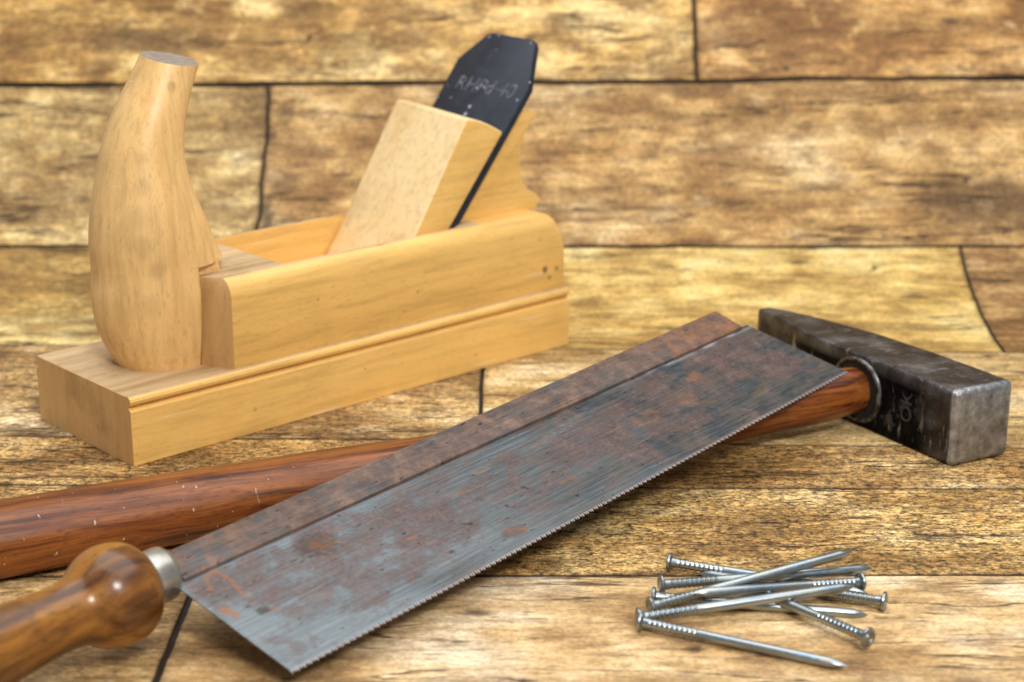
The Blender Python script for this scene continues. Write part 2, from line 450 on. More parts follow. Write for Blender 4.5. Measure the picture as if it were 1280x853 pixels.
# body: upper block with rounded shoulders, throat cut out
def sect(off, u):
    """cross section of the body in (v,z) at inset off"""
    v0 = 2.6 + off
    pts = [(v0, 27.5), (v0, 58.0)]
    for k in range(1, 7):
        a = R(k * 13.5)
        pts.append((v0 + 6.2 * (1 - math.cos(a)), 58.0 + 8.5 * math.sin(a)))
    pts.append((v0 + 7.4, TOP))
    return pts
def body_section(u, off, drop=0):
    h = sect(off, u)
    h = [(v, z - drop if z > 40 else z) for v, z in h]
    full = h + [(WID - v, z) for v, z in reversed(h)]
    return [(u, v, z) for v, z in full]
rings = []
# front chamfers in plan: at u=44 the block starts at v=17.5, at u=50.6 it is full width
def clipv(ring, lo):
    return [(u, min(max(v, lo), WID - lo), z) for u, v, z in ring]
rings.append(clipv(body_section(44.2, 0), 17.0))
rings.append(clipv(body_section(44.6, 0), 16.2))
rings.append(body_section(50.8, 0))
for u in (90, 140, 190, 222): rings.append(body_section(u, 0))
for k in range(0, 7):
    t = k / 6
    rings.append(body_section(224 + 16 * math.sin(R(90 * t)), 1.2 * (1 - math.cos(R(90 * t))), 13 * (1 - math.cos(R(90 * t)))))
bv, bf = loft(rings)
body = from_pydata('body', bv, bf, M_BEECH, plane)
th = R(50.5)
thro = [(82, 80), (82, TOP), (121, 27), (141, 22), (178 + 4, TOP), (182 + 11.1, 80)]
cut = from_pydata('cutter', *prism_v([(80.5, 80), (82, TOP - .2), (120, 31), (145, 31), (180, TOP), (191, 80)], 10.2, WID - 10.2), None, plane)
m = body.modifiers.new('cut', 'BOOLEAN'); m.object = cut; m.operation = 'DIFFERENCE'; m.solver = 'EXACT'
bevel(body, .55, 2, 40)
bpy.context.view_layer.update()
bake(body)
bpy.data.objects.remove(cut)
two_mat(body, M_END, 0, .55); shade(body, 28)
body.data.materials.append(M_DUST)
for p in body.data.polygons:
    if p.normal[2] > .98 and p.center[2] > .066 and p.center[0] < .2: p.material_index = 2

# horn grip: lofted ellipses, cut flat against the body below its lip
HT = [  # z, centre u, half u, half v
    (28.4, 44, 25.5, 20.0), (36, 43.2, 28.6, 21.6), (46, 42.2, 31.2, 22.9), (58, 41.2, 31.3, 23.8), (66, 39.4, 28.6, 23.6), (72, 38.0, 26.9, 23.2), (80, 36.2, 25.2, 23.0), (90, 34.8, 22.6, 22.2),
    (100, 33.8, 19.6, 20.6), (110, 33.9, 17.2, 18.6), (120, 35.0, 15.6, 17.0), (132, 39.0, 14.2, 15.4), (143, 44.5, 13.0, 13.6), (153, 49.8, 12.2, 12.2), (160, 53.5, 11.9, 11.9)]
hp = crom(HT, 4)
rings = []; NH = 64
def horn_ring(z, c, a, b, clampu=None, vc=37.5):
    r = []
    for j in range(NH):
        t = 2 * math.pi * j / NH
        u = c + a * math.copysign(abs(math.cos(t)) ** .92, math.cos(t)); v = vc + b * math.copysign(abs(math.sin(t)) ** .92, math.sin(t))
        zz = z
        if clampu is not None and u > clampu: u = clampu
        if u > 44.1 and clampu is None and z < 70: pass
        zz = z
        r.append((u, v, zz))
    return r
for z, c, a, b in hp:
    if z < 70.6:
        rings.append(horn_ring(z, c, a, b, 43.6))
lip = interp(HT, 70.9)
rings.append(horn_ring(70.8, *lip, 43.6))
rings.append(horn_ring(70.9, *lip))
for z, c, a, b in hp:
    if z > 71.4: rings.append(horn_ring(z, c, a, b))
hv, hf = loft(rings)
horn = from_pydata('horn_grip', hv, hf, M_HORN, plane)
bm = bmesh.new(); bm.from_mesh(horn.data); bmesh.ops.remove_doubles(bm, verts=bm.verts, dist=1e-6)
cutn = Vector((.20 * .737, -.20 * .675, 1)).normalized()
res = bmesh.ops.bisect_plane(bm, geom=bm.verts[:] + bm.edges[:] + bm.faces[:], plane_co=Vector((49.8, 37.5, 152.6)) * MM, plane_no=cutn, clear_outer=True)
bmesh.ops.holes_fill(bm, edges=[e for e in bm.edges if e.is_boundary], sides=0)
bm.to_mesh(horn.data); bm.free()
def grime_end():
    g = G('grey_end_grain'); v = g.obj()
    n = g.noise(v, 400, 5, .6)
    return g.set(color=g.ramp(n, [(.3, (.20, .155, .115)), (.7, (.38, .31, .24))]), rough=.55)
M_GREY = grime_end()
horn.data.materials.append(M_GREY)
for p in horn.data.polygons:
    cz = p.center[2] / MM
    if cz > 148 and p.normal.dot(cutn) > .97: p.material_index = 1
shade(horn, 42)
from_pydata('horn_tongue', *prism_u([(18.5, TOP + .1), (18.5, 72.5), (56.5, 72.5), (56.5, TOP + .1)], 43.0, 56.0), M_HORN, horn)

# wedge, black iron, rear hand guard
ca, sa = math.cos(R(50.5)), math.sin(R(50.5))
ib = (176.5, 66.0)             # where the front of the iron crosses the top of the body
def irn(t, off=0.0):           # along the iron, off = behind its front face
    return (ib[0] + t * ca + off * sa, ib[1] + t * sa - off * ca)
wf0, wf1 = (155.5, 66.0), (186.5, 114.6)
wt = irn(51.5, -.15)
wpoly = [wf0, wf1]
for k in range(1, 8):          # rounded top running back to the iron
    t = k / 8
    p1 = (194.5, 114.6)
    wpoly.append((lerp(lerp(wf1[0], p1[0], t), lerp(p1[0], wt[0], t), t), lerp(lerp(wf1[1], p1[1], t), lerp(p1[1], wt[1], t), t)))
wpoly += [wt, irn(-38, -.15), (133, 34)]
v, f = prism_v(wpoly, 12.6, 64.5)
# tilt of the top: far edge a little higher
v = [(u + (vv - 12.6) * .03 * (z > 100), vv, z + (vv - 12.6) * .05 * (z > 100)) for u, vv, z in v]
wedge = from_pydata('wedge', v, f, M_WEDGE, plane)
bevel(wedge, 1.1, 3, 50); bake(wedge); shade(wedge, 40)
wedge.data.materials.append(M_BEECH)
for p in wedge.data.polygons:
    if abs(p.normal[1]) > .8: p.material_index = 1

def black_steel():
    g = G('black_lacquered_steel'); v = g.obj()
    n = g.noise(v, 120, 6, .6); n2 = g.noise(v, 420, 3, .6)
    edge = g.attr('chip')
    c = g.ramp(n, [(.3, (.007, .010, .018)), (.7, (.017, .024, .040))])
    chip = g.math('ADD', g.ramp(n2, [(.70, 0), (.76, .5)]), g.math('MULTIPLY', edge, g.ramp(n, [(.5, 0), (.58, 1)])), 0, True)
    c = g.mix(chip, c, (.30, .31, .34))
    return g.set(color=c, rough=g.ramp(n, [(.3, .42), (.7, .58)]), normal=g.bump(n2, .15, .0003), spec=.5)
M_BLACK = black_steel()
outl = [(-38, 12.8), (76, 12.8), (99, 24.0), (101.2, 26.5), (102.0, 56), (101, 58.5), (85.5, 69.5), (-38, 69.5)]
th_i = 3.6
v = [(irn(t)[0], vv, irn(t)[1]) for t, vv in outl] + [(irn(t, th_i)[0], vv, irn(t, th_i)[1]) for t, vv in outl]
# keep the buried part inside the throat
v = [(u, min(vv, 65.2) if z < 70 else vv, z) for u, vv, z in v]
n = len(outl)
f = [tuple(range(n)), tuple(range(n, 2 * n))] + [(i, (i + 1) % n, n + (i + 1) % n, n + i) for i in range(n)]
iron = from_pydata('cutting_iron', v, f, M_BLACK, plane)
bevel(iron, .45, 2, 30); bake(iron); shade(iron, 35)
at = iron.data.attributes.new('chip', 'FLOAT', 'POINT')
def pale_letters(name, col, rough):
    g = G(name); v = g.obj(); n = g.noise(v, 500, 4, .6)
    return g.set(color=g.ramp(n, [(.38, scale_col(col, .25)), (.62, col)]), rough=rough)
M_STAMP = pale_letters('worn_stamp', (.17, .18, .20), .6)
def text_mesh(name, body_txt, size, M, mat, parent, thick=.12, shear=0, space=1.0):
    cu = bpy.data.curves.new(name, 'FONT'); cu.body = body_txt; cu.size = size * MM; cu.extrude = thick * MM
    cu.align_x = 'CENTER'; cu.align_y = 'CENTER'; cu.shear = shear; cu.space_character = space; cu.resolution_u = 3
    t = bpy.data.objects.new(name, cu); COL.objects.link(t)
    bpy.context.view_layer.update()
    dg = bpy.context.evaluated_depsgraph_get()
    me = bpy.data.meshes.new_from_object(t.evaluated_get(dg)); me.name = name
    bpy.data.objects.remove(t)
    me.transform(M)
    me.materials.clear()
    o = link(name, me, mat, parent)
    return o
# frame on the iron's front face: text right = -v (towards the camera's right), text up = along the iron
def frame(origin, x, y):
    x = Vector(x).normalized(); y = Vector(y).normalized(); z = x.cross(y)
    return Matrix(((x.x, y.x, z.x, origin[0] * MM), (x.y, y.y, z.y, origin[1] * MM), (x.z, y.z, z.z, origin[2] * MM), (0, 0, 0, 1)))
p = irn(72.5, -.02)
text_mesh('stamped_lettering', 'RHPd\u00b740', 11.0, frame((p[0], 40.5, p[1]), (0, -1, 0), (ca, 0, sa)), M_STAMP, iron, .06, .1, 1.05)
def dots(name, pts, parent, mat):
    gs = []
    for t, vv, r in pts:
        ring0 = []; ring1 = []
        for k in range(14):
            a = 2 * math.pi * k / 14
            q0 = irn(t + r * math.cos(a), 0.2); q1 = irn(t + r * .8 * math.cos(a), -.12)
            ring0.append((q0[0], vv + r * math.sin(a), q0[1])); ring1.append((q1[0], vv + r * .8 * math.sin(a), q1[1]))
        gs.append(loft([ring0, ring1]))
    return from_pydata(name, *join_geo(*gs), mat, parent)
M_CHIP = pale_letters('bare_steel_chip', (.50, .54, .60), .45)
dots('paint_chip', [(61.3, 43.5, 1.0), (57.0, 43.6, 1.25), (53.6, 41.3, .5), (72.3, 40.5, .8), (71.5, 45.5, .7), (71.0, 36.0, .7), (69, 15.5, .8), (99.5, 56.5, .9), (100.8, 50.5, .6), (93, 47, .5), (99.2, 27, .8), (64, 59, .5), (79, 14, .5), (63, 68.3, .9), (70, 66, .4)], iron, M_CHIP)

guard_front = [irn(k, th_i + .15) for k in (-6, 20, 40, 57)]
gz = [(234.6, 112.0), (232.6, 109.2), (228.0, 104.5), (224.8, 98.5), (223.4, 92), (223.6, 86), (225.3, 80), (229.2, 75.5), (234.0, 72.6), (236.2, 70.0), (235.4, 67.5), (233.5, TOP - .6)]
top_back = irn(59.5, th_i + .15)
gpoly = guard_front + [(top_back[0], 113.9)] + [(234.6, 112.0)] + crom(gz, 3)[1:] + [(190, TOP - .6)]
v, f = prism_v(gpoly, 17.0, 59.0)
guard = from_pydata('rear_hand_guard', v, f, M_BEECH, plane)
bevel(guard, .5, 2, 55); bake(guard); shade(guard, 40)

# ------------------------------------------------------------------ hammer
# frame of the hammer: x along the handle away from the head, z up
Hax = Vector((-.866, -.50, 0))           # square to the head
hammer = empty('hammer', (.148, .6985, 0), 'steel cross peen hammer with a red brown wooden handle lying under the saw', 'hammer')
# handle: path of (X, Y, zc, half across, half height)
HP = [(146.5, 701.5, 16.0, 8.6, 8.8), (140, 697.2, 15.9, 9.4, 9.6), (125, 688.0, 15.6, 10.5, 10.2), (100, 675.0, 15.0, 10.4, 9.9), (60, 655, 14.2, 10.6, 9.9), (20, 638.5, 13.6, 11.8, 10.4), (-20, 622.5, 13.2, 12.8, 10.8),
      (-60, 606.0, 12.9, 13.6, 11.3), (-100, 587.5, 12.7, 14.4, 11.7), (-140, 568.5, 12.6, 15.2, 12.1), (-180, 548.5, 12.6, 15.8, 12.4), (-205, 536, 12.6, 15.8, 12.5), (-218, 530.5, 12.4, 14.8, 11.8), (-223, 528.3, 12.3, 12.0, 9.6)]
pts = crom(HP, 5)
rings = []
for i, (x, y, zc, a, b) in enumerate(pts):
    p0 = pts[max(0, i - 1)]; p1 = pts[min(len(pts) - 1, i + 1)]
    d = Vector((p1[0] - p0[0], p1[1] - p0[1], 0)).normalized(); sd = Vector((-d.y, d.x, 0))
    r = []
    for j in range(44):
        t = 2 * math.pi * j / 44
        cx = a * math.copysign(abs(math.cos(t)) ** .88, math.cos(t)); cz = b * math.copysign(abs(math.sin(t)) ** .88, math.sin(t))
        r.append((x + sd.x * cx, y + sd.y * cx, zc + cz))
    rings.append(r)
# put it in a local frame turned to the handle so that the grain runs along x
ang_h = math.atan2(-.405, -.914)
hammer.rotation_euler = (0, 0, ang_h)
Mi = (Matrix.Translation((148, 698.5, 0)) @ Matrix.Rotation(ang_h, 4, 'Z')).inverted()
def to_h(vs): return [tuple(Mi @ Vector(p)) for p in vs]
v, f = loft(rings)
handle = from_pydata('handle', to_h(v), f, M_HICK, hammer, True, 50)

def forged_steel():
    g = G('forged_steel'); v = g.obj()
    n = g.noise(v, 60, 6, .62); n2 = g.noise(v, 260, 5, .65); n3 = g.noise(g.map(v, (90, 260, 60), (0, 0, 0), (0, 0, .6)), 1, 4, .7)
    bare = g.attr('bare'); lac = g.attr('lacquer')
    steel = g.ramp(n, [(.34, (.018, .017, .017)), (.52, (.060, .056, .054)), (.70, (.17, .163, .16))])
    rust = g.ramp(n2, [(.50, 0), (.66, 1)])
    steel = g.mix(g.math('MULTIPLY', rust, .45), steel, (.12, .066, .045))
    steel = g.mix(g.math('MULTIPLY', g.ramp(n3, [(.58, 0), (.68, 1)]), .8), steel, (.30, .29, .285))
    steel = g.mix(bare, steel, g.ramp(n2, [(.3, (.18, .18, .18)), (.48, (.34, .34, .34)), (.68, (.52, .525, .53))]))
    black = g.ramp(n2, [(.4, (.003, .003, .0035)), (.7, (.010, .009, .008))])
    n4 = g.noise(v, 45, 5, .7)
    scr = g.math('MULTIPLY', g.ramp(n3, [(.58, 1), (.63, 0)]), g.ramp(n4, [(.60, 1), (.68, .25)]))
    c = g.mix(g.math('MULTIPLY', lac, scr), steel, black)
    met = g.math('MULTIPLY', g.math('SUBTRACT', 1, g.math('MULTIPLY', lac, scr)), .75)
    h = g.math('ADD', g.math('MULTIPLY', n2, .8), g.math('ADD', g.math('MULTIPLY', scr, .5), g.math('MULTIPLY', n, .8)))
    h = g.math('MULTIPLY', h, g.math('SUBTRACT', 1, g.math('MULTIPLY', bare, .75)))
    return g.set(color=c, metal=met, rough=g.math('SUBTRACT', g.ramp(n2, [(.3, .36), (.7, .52)]), g.math('MULTIPLY', lac, .12)), normal=g.bump(h, .8, .0011), spec=g.math('SUBTRACT', .28, g.math('MULTIPLY', lac, .26)))
M_FORGED = forged_steel()
# head in coordinates (a: from face to peen, b: away from the handle, z)
A = Vector((-.473, .881, 0)); B = Vector((.881, .473, 0)); HO = Vector((173.6, 650.0, 0))
near_t = [(0, 0), (20, -.6), (48, -1.6), (82, -3.2), (95, -2.4), (115, .4), (138.5, 4.2)]
far_t = [(0, 29.8), (20, 29.2), (45, 27.8), (74, 24.8), (104, 18.0), (138.5, 9.2)]
HZ = 31.5
rings = []; tags = []
sta_a = [(0, 2.0), (.5, .75), (1.5, .1), (3, 0)] + [(k, 0) for k in range(6, 136, 3)] + [(137, .5), (138, 1.3)]
for a, ins in sta_a:
    b0 = interp(near_t, a)[0] + ins; b1 = interp(far_t, a)[0] - ins
    cz = 2.0 if a < 60 else lerp(2.0, 1.3, min(1, (a - 60) / 50))
    z0, z1 = .0 + ins, HZ - ins - (1.5 * max(0, (a - 100) / 38) ** 2)
    c = min(cz, (b1 - b0) * .3)
    poly = []
    for (bx, zz, sx, sz) in ((b0, z0, 1, 1), (b1, z0, -1, 1), (b1, z1, -1, -1), (b0, z1, 1, -1)):
        arc = [(bx + sx * c * (1 - math.cos(t)), zz + sz * c * (1 - math.sin(t))) for t in (R(0), R(22), R(45), R(68), R(90))]
        # order so the outline runs round
        if (sx > 0) == (sz > 0): arc = arc if sx > 0 else arc
        if (sx, sz) in ((-1, 1), (1, -1)): arc = arc[::-1]
        poly += arc
    # subdivide flat sides
    full = []
    for i in range(len(poly)):
        p, q = poly[i], poly[(i + 1) % len(poly)]
        full.append(p)
        L = math.hypot(q[0] - p[0], q[1] - p[1])
        if i % 5 == 4:
            for k in range(1, 6): full.append((lerp(p[0], q[0], k / 6), lerp(p[1], q[1], k / 6)))
    rings.append([tuple(HO + A * a + B * b_ + Vector((0, 0, z_))) for b_, z_ in full]); tags.append(a)
v, f = loft(rings)
head = from_pydata('head', to_h(v), f, M_FORGED, hammer, True, 50)
bare = []; lac = []
for i, p in enumerate(v):
    q = Vector(p) - HO; a = q.dot(A); b = q.dot(B); z = q.z
    nz = noise.noise(Vector((a * .07, b * .07, z * .09)))
    near_d = b - interp(near_t, max(0, a))[0]
    edge = .8 if a < .3 else 0
    corner = 1.0 if .2 < a < 2.5 else 0
    bare.append(min(1, max(edge, corner, .4 * max(0, nz * 2 - .2))))
    l = 0
    if near_d < 2.6: l = min(1, max(0, (a - 9) / 10)) * (1 if a < 100 else .75) * min(1, max(0, (HZ - z - 1.5) / 4))
    lac.append(max(0, l))
for nm, dat in (('bare', bare), ('lacquer', lac)):
    at = head.data.attributes.new(nm, 'FLOAT', 'POINT'); at.data.foreach_set('value', dat)
# eye collar: raised worn rim round the handle on the handle side of the head, flat black disc inside painted as the shaded eye
def ring_on_head(a0, z0, prof, n=48, sq=.9):
    """prof: [(radius scale a, out)] out = distance towards the handle"""
    rr = []
    for (ra, rz, out) in prof:
        r = []
        for j in range(n):
            t = 2 * math.pi * j / n
            a = a0 + ra * math.copysign(abs(math.cos(t)) ** sq, math.cos(t)); z = z0 + rz * math.copysign(abs(math.sin(t)) ** sq, math.sin(t))
            bb = interp(near_t, a)[0] - out
            r.append(tuple(HO + A * a + B * bb + Vector((0, 0, z))))
        rr.append(r)
    return rr
def rim_steel():
    g = G('worn_rim_steel'); v = g.obj(); n = g.noise(v, 300, 4, .6)
    return g.set(color=g.ramp(n, [(.38, (.03, .029, .028)), (.66, (.22, .215, .215))]), metal=.8, rough=.42, normal=g.bump(n, .2, .0003))
M_RIM = rim_steel()
AE, ZE = 57.0, 15.9
prof = [(14.8, 14.0, -.6), (14.7, 13.9, .5), (14.2, 13.5, 1.2), (13.5, 12.9, 1.5), (12.8, 12.4, 1.2), (12.4, 12.0, .5), (12.3, 11.9, -.4)]
v, f = loft(ring_on_head(AE, ZE, prof), False, False)
col = from_pydata('eye_rim', to_h(v), f, M_RIM, head, True, None)
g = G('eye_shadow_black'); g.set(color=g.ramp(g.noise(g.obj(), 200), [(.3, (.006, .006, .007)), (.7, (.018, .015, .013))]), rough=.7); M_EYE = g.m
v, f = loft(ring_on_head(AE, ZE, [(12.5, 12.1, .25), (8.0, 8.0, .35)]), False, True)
rec = from_pydata('eye_shade_disc', to_h(v), f, M_EYE, head)
# stamped marks OK on the handle side of the head, reading upwards
M_MARK = pale_letters('worn_steel_letters', (.05, .053, .056), .5)
a0 = 27.0
pO = HO + A * a0 + B * (interp(near_t, a0)[0] - .05) + Vector((0, 0, 17.0))
fr = frame(tuple(pO), (0, 0, 1), tuple(A))   # text right = up, text up = towards the peen
fr = Matrix(((0, A.x, -B.x, pO.x * MM), (0, A.y, -B.y, pO.y * MM), (1, 0, 0, pO.z * MM), (0, 0, 0, 1)))
Mi_m = Matrix.Translation(Vector((148, 698.5, 0)) * MM) @ Matrix.Rotation(ang_h, 4, 'Z')
text_mesh('stamped_letters', 'OK', 9.0, Mi_m.inverted() @ fr, M_MARK, head, .10)

# ------------------------------------------------------------------ back saw (local x along the blade, y = towards the spine, z off the blade)
SU = Vector((.6764061, .73442209, .05566852)); SV = Vector((.71770309, -.64025225, -.27382354)); SN = Vector((.16544862, -.22518192, .96016658))
SV = -SV                                    # right handed: x=SU, y=-v, z=SN
Ms = Matrix(((SU.x, SV.x, SN.x, -.1032), (SU.y, SV.y, SN.y, .4968), (SU.z, SV.z, SN.z, .022), (0, 0, 0, 1)))
saw = empty('back_saw', (-.1032, .4968, .022), 'rusty grey steel back saw with a turned brown handle lying across the hammer handle', 'saw', M=Ms)
saw.matrix_world = Ms

def saw_steel(name, brown):
    g = G(name); v = g.obj()
    lng = g.noise(g.map(v, (26, 1050, 1050), (0, 0, 0), (0, 0, R(-3))), 1, 5, .70)
    diag = g.noise(g.map(v, (70, 600, 100), (0, 0, 0), (0, 0, R(-16))), 1, 4, .65)
    n1 = g.noise(g.map(v, (31, 47, 31)), 1, 9, .73, .3)
    n2 = g.noise(v, 120, 8, .74, .3)
    n3 = g.noise(g.map(v, (520, 820, 520)), 1, 4, .65)
    pit = g.noise(g.map(v, (230, 760, 420), (4, 1, 0), (0, 0, R(-6))), 1, 2, .5)
    hz = g.noise(g.map(v, (60, 130, 60), (7, 2, 0)), 1, 8, .72)
    rust = g.attr('rust'); orange = g.attr('orange'); dull = g.attr('dull'); stn = g.attr('dark')
    steel = g.mix(dull, (.195, .222, .232), (.062, .071, .078))  # bright near reflection and dimmer far one put into the steel colour
    steel = g.mix(g.math('ADD', .30, g.math('MULTIPLY', dull, .60)), steel, g.ramp(lng, [(.32, .50), (.47, .92), (.58, 1.1), (.72, 1.6)]), 'MULTIPLY')
    steel = g.mix(g.math('ADD', .12, g.math('MULTIPLY', dull, .5)), steel, g.ramp(diag, [(.35, .55), (.5, 1.0), (.68, 1.5)]), 'MULTIPLY')
    steel = g.mix(.5, steel, g.ramp(n2, [(.35, .8), (.5, 1.0), (.66, 1.18)]), 'MULTIPLY')
    # brown grey haze on the darkened far half
    steel = g.mix(g.math('MULTIPLY', g.math('MULTIPLY', g.ramp(hz, [(.44, 0), (.62, 1)]), dull), .75), steel, (.155, .112, .078))
    rm = g.math('ADD', n1, g.math('ADD', g.math('MULTIPLY', g.math('SUBTRACT', n2, .5), .95), g.math('MULTIPLY', g.math('SUBTRACT', rust, .5), .24)))
    rmask = g.ramp(rm, [(.44, 0), (.54, .5), (.70, .85)])
    rcol = g.ramp(g.math('ADD', g.math('MULTIPLY', n3, .4), g.math('MULTIPLY', n2, .6)), [(.36, (.055, .030, .026)), (.5, (.112, .066, .057)), (.64, (.18, .125, .11))])
    if brown: rcol = g.ramp(n2, [(.34, (.070, .040, .030)), (.5, (.15, .088, .064)), (.64, (.23, .145, .106))])
    c = g.mix(rmask, steel, rcol)
    c = g.mix(.35, c, g.ramp(lng, [(.32, .55), (.5, 1.0), (.70, 1.5)]), 'MULTIPLY')
    om = g.math('MULTIPLY', orange, g.ramp(n2, [(.40, .15), (.55, 1)]), 0, True)
    spots = g.math('MULTIPLY', g.ramp(g.noise(v, 170, 6, .68), [(.63, 0), (.70, .7)]), rmask)
    c = g.mix(g.math('MULTIPLY', g.math('MAXIMUM', om, spots), .9), c, (.33, .130, .045))
    c = g.mix(g.ramp(pit, [(.29, .85), (.335, 0)]), c, (.028, .022, .02))
    c = g.mix(stn, c, (.045, .030, .024))
    c = g.mix(g.attr('tooth'), c, (.62, .55, .55))
    c = g.mix(g.attr('scrape'), c, (.36, .38, .40))
    nonmet = g.math('MAXIMUM', rmask, om)
    met = g.math('MULTIPLY', g.math('SUBTRACT', 1, nonmet), .40)
    rg = g.math('ADD', .47, g.math('MULTIPLY', nonmet, .2))
    h = g.math('ADD', g.math('MULTIPLY', lng, .5), g.math('ADD', g.math('MULTIPLY', rmask, .4), g.math('MULTIPLY', g.math('ADD', pit, n3), .5)))
    return g.set(color=c, metal=met, rough=rg, normal=g.bump(h, .4, .0004), spec=.25)
M_BLADE = saw_steel('rusty_blade_steel', False)
M_SPINE = saw_steel('rusty_spine_steel', True)
# blade sheet with its teeth
LB = 302.0; PITCH = 1.25; DU = PITCH / 2
nu = int(LB / DU); nvv = 64
def edge_v(u): return lerp(51.8, 47.6, u / 303.0)
def u_skew(u, v):                            # near end and far end not square
    return u + lerp(3.5, 7.2, u / 300.0) * v / 50.0 - 1.5
verts = []; faces = []
TH = .45
for side in (0, 1):
    for i in range(nu + 1):
        u0 = i * DU
        ev = edge_v(u0)
        tooth = (i % 2 == 0)
        setz = ((i // 2) % 2 * 2 - 1) * .22
        for j in range(nvv + 1):
            t = j / nvv
            vv = ev * t
            z = -TH * side
            if j == nvv:
                vv = ev + (.45 if tooth else -.75)
                z += setz if tooth else 0
            elif j == nvv - 1: vv = ev - 1.1
            bow = 0
            verts.append((u_skew(u0, vv), -vv, z + bow))
W = nvv + 1; off = (nu + 1) * W
for i in range(nu):
    for j in range(nvv):
        a, b, c_, d = i * W + j, (i + 1) * W + j, (i + 1) * W + j + 1, i * W + j + 1
        faces.append((a, d, c_, b)); faces.append((off + a, off + b, off + c_, off + d))
def strip(idx):
    for a, b in zip(idx, idx[1:]): faces.append((a, b, off + b, off + a))
strip([i * W + nvv for i in range(nu + 1)]); strip([j for j in range(W)][::-1]); strip([nu * W + j for j in range(W)]); strip([i * W for i in range(nu, -1, -1)])
blade = from_pydata('blade', verts, faces, M_BLADE, saw)
shade(blade, 30)
def seg_d(px, py, ax, ay, bx, by):
    dx, dy = bx - ax, by - ay
    t = max(0, min(1, ((px - ax) * dx + (py - ay) * dy) / (dx * dx + dy * dy + 1e-9)))
    return math.hypot(px - ax - t * dx, py - ay - t * dy)
SCR = [([(11.2, 1.5), (7.9, 4.1), (6.3, 8.6)], .6), ([(8, 3.5), (11, 2.2), (13.5, 3)], .5), ([(13.5, 2.7), (13.9, 9.2), (13.0, 14.7), (13.7, 18.5)], .55), ([(3.6, 18.5), (4.6, 22.8)], 1.3), ([(143, 33), (151, 33)], .3), ([(104, 16), (112, 17)], .3), ([(72, 24), (78, 26)], .4), ([(120, 11), (128, 12)], .35), ([(107, 41), (113, 44)], .5), ([(150, 12), (166, 8)], .25), ([(186, 15), (190, 21)], .25), ([(196, 24), (206, 26)], .25)]
OBL = [(50, 10.5, 5, 3.6, 1.0), (15.8, 27, 2.0, 1.6, .7), (108, 42, 4, 1.5, .5), (246, 14, 6, 3.2, .55), (60, 8, 3, 1.5, .5), (230, 24, 9, 4, .3), (205, 22, 9, 4, .3), (268, 26, 8, 3, .25)]
DBL = [(48, 10, 9, 6, .5), (13, 25.5, 3.0, 1.8, .65), (98.8, 31, 1.5, .9, .85), (97, 30, .8, .5, .85), (117, 31, 1.3, .6, .85), (130, 27, 1.5, .6, .8), (163, 35, 1.4, .6, .8), (82.6, 38.4, 1.6, .7, .7), (139, 30, 1.0, .5, .8), (120, 12, .9, .5, .7), (155, 25, 1.5, .6, .7), (112, 36, .9, .5, .8), (102, 44, .8, .5, .7), (95, 46, .9, .4, .7), (90, 46, .5, .4, .7)]
RBL = [(20, 9, 22, 8, .9), (40, 20, 30, 11, .85), (62, 12, 26, 10, .95), (34, 33, 22, 8, .85), (88, 25, 24, 11, 1.0), (60, 34, 26, 7, .85), (46, 40, 24, 4, .7), (120, 21, 14, 8, .95), (108, 43, 6, 3, 1.1), (140, 30, 12, 5, .75), (170, 20, 24, 12, .9), (190, 28, 20, 10, .6), (145, 12, 16, 5, .75), (270, 10, 28, 9, 1.0), (285, 26, 14, 10, .75), (245, 20, 26, 9, .9), (215, 28, 22, 9, .8), (228, 8, 14, 6, .8), (200, 12, 14, 5, .65)]
rust = []; oran = []; dull = []; drk = []; tth = []; scp = []
